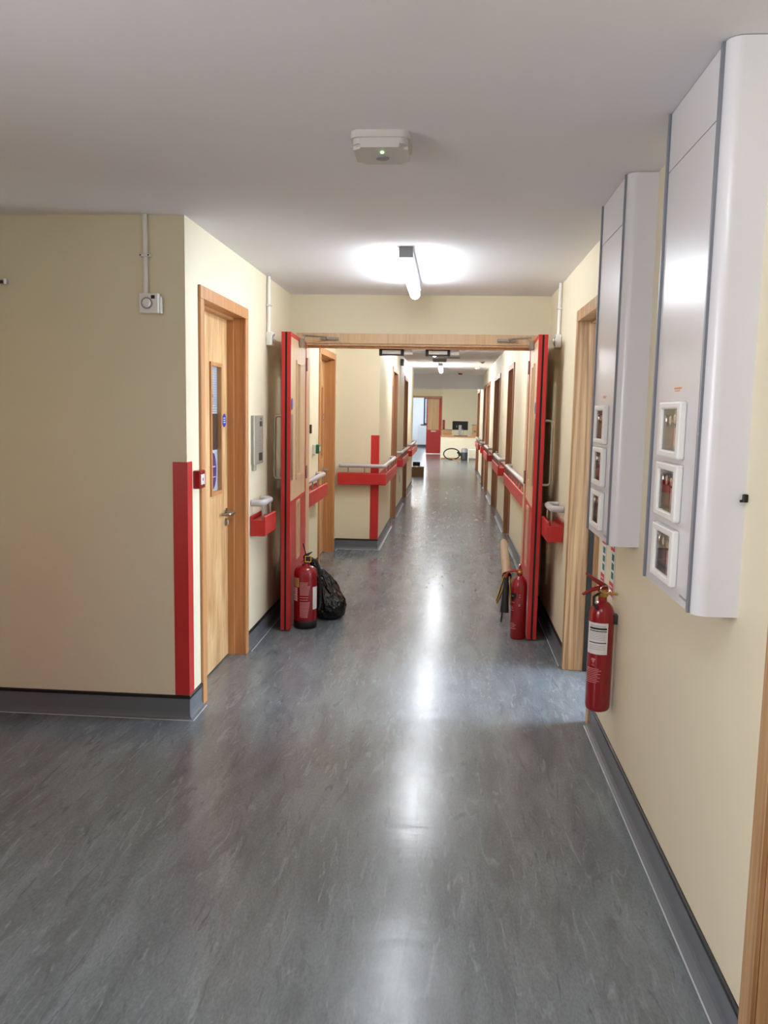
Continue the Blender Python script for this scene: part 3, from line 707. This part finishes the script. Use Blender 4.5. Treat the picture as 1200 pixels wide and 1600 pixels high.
for y, lb in ((3.87, 'farther of the two narrow extinguisher signs on the wall above the hanging extinguisher'), (3.66, 'nearer of the two narrow extinguisher signs on the wall above the hanging extinguisher')):
    t = thing('wall_sign', lb, 'sign', (XR, y, .86))
    obj('sign_plate', B((-.004, 0, -.045, .045, -.13, .14), bev=.001), 'paper', t)
    obj('red_band', B((-.0055, -.004, -.04, .04, .08, .135)), 'redprint', t)
    obj('red_band', B((-.0055, -.004, -.04, .04, -.12, -.06)), 'redprint', t)
    for k, z in enumerate((.05, .01, -.03)): obj('pictogram', B((-.0055, -.004, -.035, .01, z-.012, z+.016)), 'greenprint', t)
    obj('print_lines', B(*[(-.0062, -.0055, -.03, .03, z, z+.006) for z in (.095, .112, -.1, -.082)]), 'paper', t)

# ------------------------------------------------------------------ fire extinguishers
def curved_label(r, a0, a1, z0, z1, n=10):
    bm = bmesh.new(); rows = []
    for k in range(n+1):
        a = math.radians(a0+(a1-a0)*k/n); rows.append([bm.verts.new((q*math.cos(a), q*math.sin(a), z)) for q, z in ((r, z0), (r, z1), (r+.0006, z1), (r+.0006, z0))])
    for a, b in zip(rows, rows[1:]):
        for j in range(4): bm.faces.new((a[j], a[(j+1) % 4], b[(j+1) % 4], b[j]))
    bm.faces.new(rows[0]); bm.faces.new(rows[-1]); return bm
def join(bms):
    out = bmesh.new()
    for b in bms:
        me = bpy.data.meshes.new('x'); b.to_mesh(me); out.from_mesh(me); b.free(); bpy.data.meshes.remove(me)
    return out
def levers(t, z, ang, L, m, rise=1.0):
    """squeeze grip: two levers pointing towards ang"""
    c, s = math.cos(ang), math.sin(ang)
    up = bmesh.new(); tube(up, [(-.02*c, -.02*s, z+.02), (0, 0, z+.03), (L*.5*c, L*.5*s, z+.03+.025*rise), (L*c, L*s, z+.03+.055*rise)], .008, 8, rad=[.008, .011, .009, .004]); obj('upper_lever', up, m, t, True)
    lo = bmesh.new(); tube(lo, [(-.02*c, -.02*s, z+.014), (.02*c, .02*s, z+.018), (L*.6*c, L*.6*s, z+.012), (L*1.12*c, L*1.12*s, z-.006)], .008, 8, rad=[.008, .01, .009, .006]); obj('carry_handle', lo, m, t, True)
# hanging CO2 cylinder
t = thing('fire_extinguisher', 'slim red fire extinguisher with a brass valve hanging on the right wall', 'fire extinguisher', (.667, 3.52, .27))
r = .053
obj('cylinder', lathe(bmesh.new(), [(0, .0), (r*.8, .0), (r*.95, .008), (r, .022), (r, .40), (r*.97, .43), (r*.85, .452), (r*.6, .468), (r*.36, .476), (r*.34, .50), (0, .50)], 40), 'redpaint', t, True, 50)
v = obj('valve', lathe(bmesh.new(), [(.022, .496), (.024, .502), (.024, .512), (.017, .516), (.017, .528), (0, .528)], 20), 'brass', t, True)
bm = bmesh.new(); tube(bm, [(.02, -.0, .508), (.062, -.005, .508)], .005, 8); tube(bm, [(-.022, 0, .512), (.022, 0, .512)], .011, 10); obj('outlet', bm, 'brass', t, True)
levers(t, .515, math.radians(200), .085, 'redpaint')
bm = bmesh.new(); tube(bm, [(-.02, -.02, .512), (-.042, -.03, .50), (-.042, -.034, .47), (-.028, -.046, .45)], .006, 8); obj('hose_stub', bm, 'black', t, True)
bm = bmesh.new(); tube(bm, [(.02*math.cos(a)+.005, -.022, .53+.016*math.sin(a)) for a in [i*PI/8 for i in range(17)]], .0018, 6); obj('pin_ring', bm, 'chrome', t, True)
lb = obj('paper_label', curved_label(r+.0004, 190, 292, .255, .39), 'paper', t)
for z, h in ((.362, .008), (.353, .004), (.303, .004)): obj('print_bar', curved_label(r+.001, 204, 286, z, z+h), 'black', lb)
obj('print_lines', join([curved_label(r+.001, 204, 280, z, z+.0015, 6) for z in (.276, .284, .292, .318, .325, .332, .339, .346, .374, .378)]), 'greyp', lb)
obj('instruction_print', join([curved_label(r+.0008, 196, 262+(k*37) % 24-12, .13+k*.0075, .1325+k*.0075, 6) for k in range(9)]), 'softprint', t)
obj('approval_mark', join([curved_label(r+.0008, 222, 240, .228, .236, 4), curved_label(r+.0008, 226, 236, .220, .226, 4), curved_label(r+.0008, 229, 233, .213, .218, 3), curved_label(r+.0008, 224, 238, .205, .2075, 3)]), 'softprint', t)
obj('wall_bracket', B((r-.004, .065, -.02, .02, .38, .42)), 'darkgrey', t)
# wide water extinguisher on the floor, left
t = thing('fire_extinguisher', 'wide red fire extinguisher with a black base standing before the left door leaf', 'fire extinguisher', (-.988, 5.70, 0))
r = .082
obj('base_ring', lathe(bmesh.new(), [(r*.93, 0), (r*1.0, .006), (r*1.02, .05), (r*.98, .056), (0, .056)], 36), 'black', t, True, 50)
obj('cylinder', lathe(bmesh.new(), [(r*.95, .052), (r, .06), (r, .375), (r*.97, .40), (r*.86, .422), (r*.62, .437), (r*.35, .444), (r*.33, .46), (0, .46)], 40), 'redpaint', t, True, 50)
obj('valve', lathe(bmesh.new(), [(.024, .457), (.024, .472), (.016, .478), (.016, .495), (0, .495)], 18), 'black', t, True)
levers(t, .485, math.radians(62), .07, 'black', .25)
bm = bmesh.new(); tube(bm, [(.0, 0, .49), (.0, -.002, .525), (-.008, -.004, .56), (-.018, -.006, .60)], .004, 8); obj('pull_strap', bm, 'black', t, True)
obj('gauge', disc((-.015, -.016, .468), (-.4, -1, .1), .013, .01, 16), 'chrome', t)
bm = bmesh.new(); q = [(.02+.02*x, -.022, .492+.02*z) for x, z in ((-1, -1), (1, -1), (1, 1), (-1, 1), (-1, -1))]; tube(bm, round_path(q, .006, 3), .0032, 8); obj('yellow_tag', bm, 'gold', t)
bm = bmesh.new(); tube(bm, round_path([(.015, .01, .478), (.07, .02, .485), (.098, .02, .40), (.1, .02, .2), (.094, .02, .12)], .05, 6), .011, 12); obj('hose', bm, 'black', t, True)
obj('tan_label', curved_label(r+.0005, 200, 246, .30, .365), 'tan', t)
lb = obj('white_label', curved_label(r+.0005, 200, 236, .20, .295), 'paper', t)
obj('print_lines', join([curved_label(r+.001, 200, 236, z, z+.003, 4) for z in (.215, .232, .249, .266, .283)]), 'redprint', lb)
obj('service_label', curved_label(r+.0005, 318, 352, .14, .30), 'paper', t)
obj('instruction_print', join([curved_label(r+.0006, 251, 296+(k*53) % 13-6, .085+k*.0088, .0895+k*.0088, 8) for k in range(29) if k not in (13, 15, 17)]), 'softprint', t)
# slim CO2 extinguisher on the floor, right
t = thing('fire_extinguisher', 'slim red fire extinguisher with a black horn standing before the right door leaf', 'fire extinguisher', (.502, 5.62, 0))
r = .054
obj('cylinder', lathe(bmesh.new(), [(0, 0), (r*.9, 0), (r, .008), (r, .36), (r*.96, .385), (r*.8, .41), (r*.5, .43), (r*.34, .436), (r*.33, .455), (0, .455)], 40), 'redpaint', t, True, 50)
obj('valve', lathe(bmesh.new(), [(.02, .452), (.022, .462), (.015, .468), (.015, .486), (0, .486)], 18), 'brass', t, True)
levers(t, .475, math.radians(80), .05, 'redpaint', 0)
bm = bmesh.new(); tube(bm, round_path([(-.01, -.005, .468), (-.04, -.01, .472), (-.088, -.014, .462), (-.092, -.014, .40)], .03, 5), .009, 10); obj('swivel_pipe', bm, 'redpaint', t, True)
bm = bmesh.new(); tube(bm, [(-.092, -.014, .425), (-.092, -.016, .39), (-.096, -.022, .20), (-.097, -.024, .182)], .02, 16, rad=[.012, .015, .029, .029]); obj('discharge_horn', bm, 'black', t, True)
obj('black_label', curved_label(r+.0005, 188, 248, .278, .322), 'black', t)
obj('print', join([curved_label(r+.0012, 200, 225, .298, .302, 4)]+[curved_label(r+.0006, 206, 206+w_, z, z+.004, 4) for z, w_ in ((.255, 26), (.225, 14), (.215, 20), (.20, 22), (.11, 30), (.075, 44), (.10, 44), (.088, 36))]+[curved_label(r+.0006, 264, 276, z, z+.004, 3) for z in (.295, .31, .245, .235)]), 'softprint', t)

# ------------------------------------------------------------------ black bin bag
def bin_bag():
    bm = bmesh.new(); n = 120
    prof = [(0, 0, .0, .0), (.09, .0, .0, .002), (.122, .0, .0, .02), (.134, .0, .0, .06), (.132, 0, 0, .10), (.124, -.005, 0, .14), (.110, -.012, 0, .18), (.094, -.022, 0, .22),
            (.082, -.034, 0, .255), (.07, -.046, 0, .285), (.062, -.060, 0, .315), (.052, -.078, 0, .345), (.038, -.102, -.005, .375), (.034, -.118, -.01, .40), (.036, -.135, -.015, .425), (.030, -.148, -.02, .445), (.012, -.156, -.02, .458), (0, -.158, -.02, .455)]
    dense = []
    for (a, b) in zip(prof, prof[1:]):
        for k in range(5): f = k/5; dense.append(tuple(a[i]*(1-f)+b[i]*f for i in range(4)))
    dense.append(prof[-1]); rings = []
    for r, cx, cy, z in dense:
        if r < 1e-5: rings.append([bm.verts.new((cx, cy, z))]); continue
        R = []
        for j in range(n):
            a = 2*PI*j/n; d = Vector((math.cos(a), math.sin(a), z*6))
            k = 1+.2*noise.noise(Vector((d.x*1.6+3, d.y*1.6, z*7)))
            pleat = abs(noise.noise(Vector((math.cos(a)*5.2, math.sin(a)*5.2, z*5+7))))
            k += (.22*min(1, max(0, z-.1)/.2)+.09)*(pleat-.25)
            k += .16*(.3-abs(noise.noise(Vector((math.cos(a)*3+z*9, math.sin(a)*3, z*22)))))+.07*(.3-abs(noise.noise(Vector((math.cos(a)*9, math.sin(a)*9-z*12, z*45)))))
            R.append(bm.verts.new((cx+r*k*math.cos(a)*.95, cy+r*k*math.sin(a), max(.0, z+(.008*noise.noise(d*4) if z > .02 else 0)))))
        rings.append(R)
    for a, b in zip(rings, rings[1:]):
        for j in range(n):
            k = (j+1) % n
            if len(a) == 1: bm.faces.new((a[0], b[j], b[k]))
            elif len(b) == 1: bm.faces.new((a[j], a[k], b[0]))
            else: bm.faces.new((a[j], a[k], b[k], b[j]))
    return bm
o = obj('bin_bag', bin_bag(), 'bag', None, True, 180); o.location = (-.862, 6.0, 0)
tag(o, 'knotted black plastic rubbish bag slumped behind the wide extinguisher', 'rubbish bag')

# ------------------------------------------------------------------ kraft tube with hazard straps leaning behind the slim extinguisher
a = Vector((.432, 5.83, .385)); b = Vector((.615, 9.0, .150)); d = (b-a)
t = thing('cardboard_tube', 'long brown cardboard tube leaning low along the right wall with black and yellow straps', 'cardboard tube', a)
bm = bmesh.new(); n = 24; u, v = frame_of(d)
for R, flip in ((.038, 0), (.034, 1)):
    rs = [[bm.verts.new(p+(u*math.cos(2*PI*j/n)+v*math.sin(2*PI*j/n))*R) for j in range(n)] for p in (Vector((0, 0, 0)), d)]
    for j in range(n): bm.faces.new((rs[0][j], rs[0][(j+1) % n], rs[1][(j+1) % n], rs[1][j]))
bm.verts.ensure_lookup_table()
for e in (0, n):
    for j in range(n): bm.faces.new((bm.verts[e+j], bm.verts[e+(j+1) % n], bm.verts[2*n+e+(j+1) % n], bm.verts[2*n+e+j]))
obj('tube_wall', bm, 'roll', t, True)
obj('end_wrap', tube(bmesh.new(), [d*.965, d*.995], .041, 24), 'darkgrey', t, True)
def strap(pts, wd, m, off=0):
    bm = bmesh.new(); rows = []
    for p in pts:
        p = Vector(p); rows.append([bm.verts.new(p+Vector(q)) for q in ((-wd/2, off, 0), (wd/2, off, 0), (wd/2, off+.003, 0), (-wd/2, off+.003, 0))])
    for A, B_ in zip(rows, rows[1:]):
        for j in range(4): bm.faces.new((A[j], A[(j+1) % 4], B_[(j+1) % 4], B_[j]))
    bm.faces.new(rows[0]); bm.faces.new(rows[-1]); return bm
for pts in ([(-.012, .012, .015), (-.022, -.02, 0), (-.048, -.024, -.09), (-.072, -.028, -.175)], [(-.008, .012, .0), (-.014, -.012, -.04), (-.036, -.014, -.12), (-.066, -.016, -.192)], [(.02, .01, .0), (.024, -.012, -.04), (.028, -.014, -.10), (.03, -.016, -.185)]):
    s_ = obj('strap', strap(pts, .012, 'black'), 'black', t)
    obj('yellow_edge', strap([(p[0]-.004, p[1]-.0005, p[2]) for p in pts], .005, 'gold', -.002), 'gold', s_)
# what carries the near end of the tube
t = thing('tube_rest', 'dark folded stand carrying the near end of the cardboard tube', 'stand', (.447, 6.05, 0))
bm = bmesh.new(); tube(bm, [(-.03, 0, .0), (.0, 0, .327)], .006, 8); tube(bm, [(.06, .0, .0), (.004, 0, .327)], .006, 8); obj('legs', bm, 'black', t)
obj('saddle', B((-.02, .03, -.01, .01, .322, .329)), 'black', t)

# ------------------------------------------------------------------ far end: boxes, red doors, reception desk
t = thing('cardboard_box', 'dark brown cardboard box on the floor at the far left, a black case on top', 'box', (-.77, 19.95, 0))
obj('carton', B((-.2, .17, -.15, .2, 0, .235), bev=.004), 'cardd', t)
obj('lid_flap', B((-.19, .175, -.16, -.15, .13, .236)), 'cardd', t)
obj('tape', B((-.03, .02, -.152, .201, .235, .2365)), 'roll', t)
t = thing('black_case', 'small black case on top of the dark cardboard box at the far left', 'case', (-.78, 19.93, .237))
obj('case_body', B((-.085, .085, -.07, .07, .02, .12), bev=.012, seg=2), 'blackgloss', t)
for x in (-.07, .055): obj('foot', B((x, x+.015, -.05, .05, 0, .022)), 'black', t)
# red doors at the far end
t = thing('far_door_frame', 'wooden frame of the red double doors at the far end', 'door frame', (-.95, 31.2, 0))
obj('head', B((-.66, .64, -.02, .1, 2.085, 2.15)), 'frame', t)
obj('jamb', B((.605, .64, -.02, .1, 0, 2.085)), 'frame', t); obj('jamb', B((-.66, -.6, -.02, .1, 0, 2.085)), 'frame', t)
def far_leaf(x, y, rz, label):
    t = thing('red_door_leaf', label, 'door', (x, y, 0), rz)
    obj('leaf_core', B((.0, .535, 0, .044, .03, 2.08)), 'pale', t)
    obj('kick_plate', B((0, .535, -.004, 0, .03, .9)), 'red', t)
    obj('stile', B((0, .035, -.0045, 0, .9, 2.08)), 'redl', t); obj('stile', B((.46, .535, -.0045, 0, .9, 2.08)), 'redl', t)
    obj('top_rail', B((.035, .46, -.0045, 0, 2.05, 2.08)), 'redl', t)
    obj('push_plate', B((.17, .36, -.007, -.004, .83, .875)), 'paper', t)
    obj('bottom_strip', B((0, .535, -.01, .05, .012, .03)), 'steel', t)
far_leaf(-.883, 31.21, 0, 'closed leaf with red edges and kick plate beside the bright doorway at the far end')
t = thing('notice_board', 'small red notice beside the red door leaf at the far end', 'sign', (-.235, 30.75, 1.11))
obj('board', B((-.042, .042, -.02, 0, -.17, .17), bev=.003), 'redpaint', t)
obj('print_lines', B(*[(-.03, .03, -.0212, -.02, z, z+.01) for z in (-.1, -.05, 0, .05, .1)]), 'softprint', t)
t = thing('radiator', 'white radiator under the window in the bright room past the red doors', 'radiator', (-1.2, 36.9, 0))
obj('radiator_body', B((-.2, .7, -.06, .04, .12, .93), bev=.01), 'panel', t)
for k in range(9): obj('fin', B((-.15+k*.09, -.1+k*.09, -.07, -.06, .17, .88)), 'panel', t)
# reception desk
t = thing('reception_desk', 'cream fronted reception desk with a wooden top at the far end', 'desk', (.5, 28, 0))
obj('front_panel', B((-.8, 1.6, 0, .03, .04, .735)), 'lobby', t)
obj('worktop', B((-.83, 1.65, -.03, .72, .735, .768), bev=.003), 'frame', t)
obj('plinth', B((-.78, 1.58, .02, .06, 0, .04)), 'frame', t)
obj('side_panel', B((-.8, -.77, .03, .7, 0, .735)), 'lobby', t); obj('side_panel', B((1.57, 1.6, .03, .7, 0, .735)), 'lobby', t)
t = thing('computer_monitor', 'black computer monitor seen from behind on the reception desk', 'monitor', (.34, 28.3, .768))
obj('screen_casing', B((-.262, .262, -.02, .025, .205, .50), bev=.008, seg=2), 'blackgloss', t)
obj('stand_column', B((-.05, .05, -.045, -.02, .02, .37), bev=.004), 'greyp', t)
obj('stand_foot', B((-.20, .26, -.11, .12, 0, .018), bev=.005), 'blackgloss', t)
obj('badge', B((-.13, -.11, -.022, -.02, .29, .35)), 'greyp', t)
bm = bmesh.new(); tube(bm, [(.06, -.02, .26), (.13, -.04, .18), (.1, -.05, .08), (.04, 0, .02)], .006, 6); obj('cable', bm, 'greyp', t)
def box_on(name, x0, x1, z0, z1, y, label):
    t = thing(name, label, 'box', ((x0+x1)/2, y, z0)); w_ = (x1-x0)/2; h_ = z1-z0
    obj('carton', B((-w_, w_, -.15, .15, 0, h_-.004), bev=.003), 'card', t)
    obj('lid', B((-w_-.004, w_+.004, -.154, .154, h_-.02, h_)), 'cardd', t)
    obj('print', B((-w_+.05, w_-.05, -.1512, -.15, h_*.35, h_*.5)), 'cardd', t)
box_on('file_box', -.285, .065, .768, .868, 28.25, 'lower of two flat cardboard boxes on the left end of the reception desk')
box_on('file_box', -.285, .065, .868, .982, 28.25, 'upper of two flat cardboard boxes on the left end of the reception desk')
box_on('file_box', .745, 1.1, .768, 1.16, 28.3, 'tall cardboard box on the right end of the reception desk')
# vacuum cleaner and its hose
t = thing('vacuum_cleaner', 'grey and black vacuum cleaner with looped black hose in front of the desk', 'vacuum cleaner', (.50, 27.42, 0))
obj('motor_drum', lathe(bmesh.new(), [(.10, .01), (.125, .03), (.125, .24), (.11, .26), (0, .26)], 24), 'darkgrey', t, True)
obj('lid', lathe(bmesh.new(), [(.115, .26), (.11, .34), (.08, .39), (0, .40)], 24), 'greyp', t, True)
for x in (-.09, .09): obj('wheel', cyl(bmesh.new(), (x-.012, .09, .035), (1, 0, 0), .035, .024, 16), 'black', t)
pts = [(-.12, 0, .24), (-.2, -.02, .16)]
for k in range(25):
    an = math.radians(20+k*15); pts.append((-.42+.265*math.cos(an), -.05+.02*math.sin(an), .20+.178*math.sin(an)))
bm = bmesh.new(); tube(bm, pts, .02, 12); obj('hose', bm, 'black', t, True)
obj('handle_tube', tube(bmesh.new(), [(-.24, -.1, .27), (-.12, -.12, .16)], .032, 12), 'black', t, True)
obj('mains_cable', tube(bmesh.new(), [(-.12, 0, .03), (-.3, -.1, .012), (-.22, -.12, .012), (-.4, -.1, .03)], .008, 6), 'orange', t)
# white metal stool
t = thing('metal_stool', 'small white metal frame table beside the vacuum cleaner', 'stool', (.77, 26.3, 0))
obj('top', B((-.19, .19, -.16, .16, .385, .405), bev=.004), 'plastic', t)
obj('shelf', B((-.17, .17, -.14, .14, .12, .135), bev=.003), 'greyp', t)
for x in (-.175, .175):
    for y in (-.145, .145): obj('leg', cyl(bmesh.new(), (x, y, 0), (0, 0, 1), .012, .386, 10), 'plastic', t, True)
t = thing('white_carton', 'small white carton on the shelf of the white metal table', 'box', (.82, 26.3, .136))
obj('carton', B((-.07, .07, -.06, .06, 0, .12), bev=.004), 'paper', t); obj('flap', B((-.068, .068, -.062, .0, .12, .123)), 'paper', t)
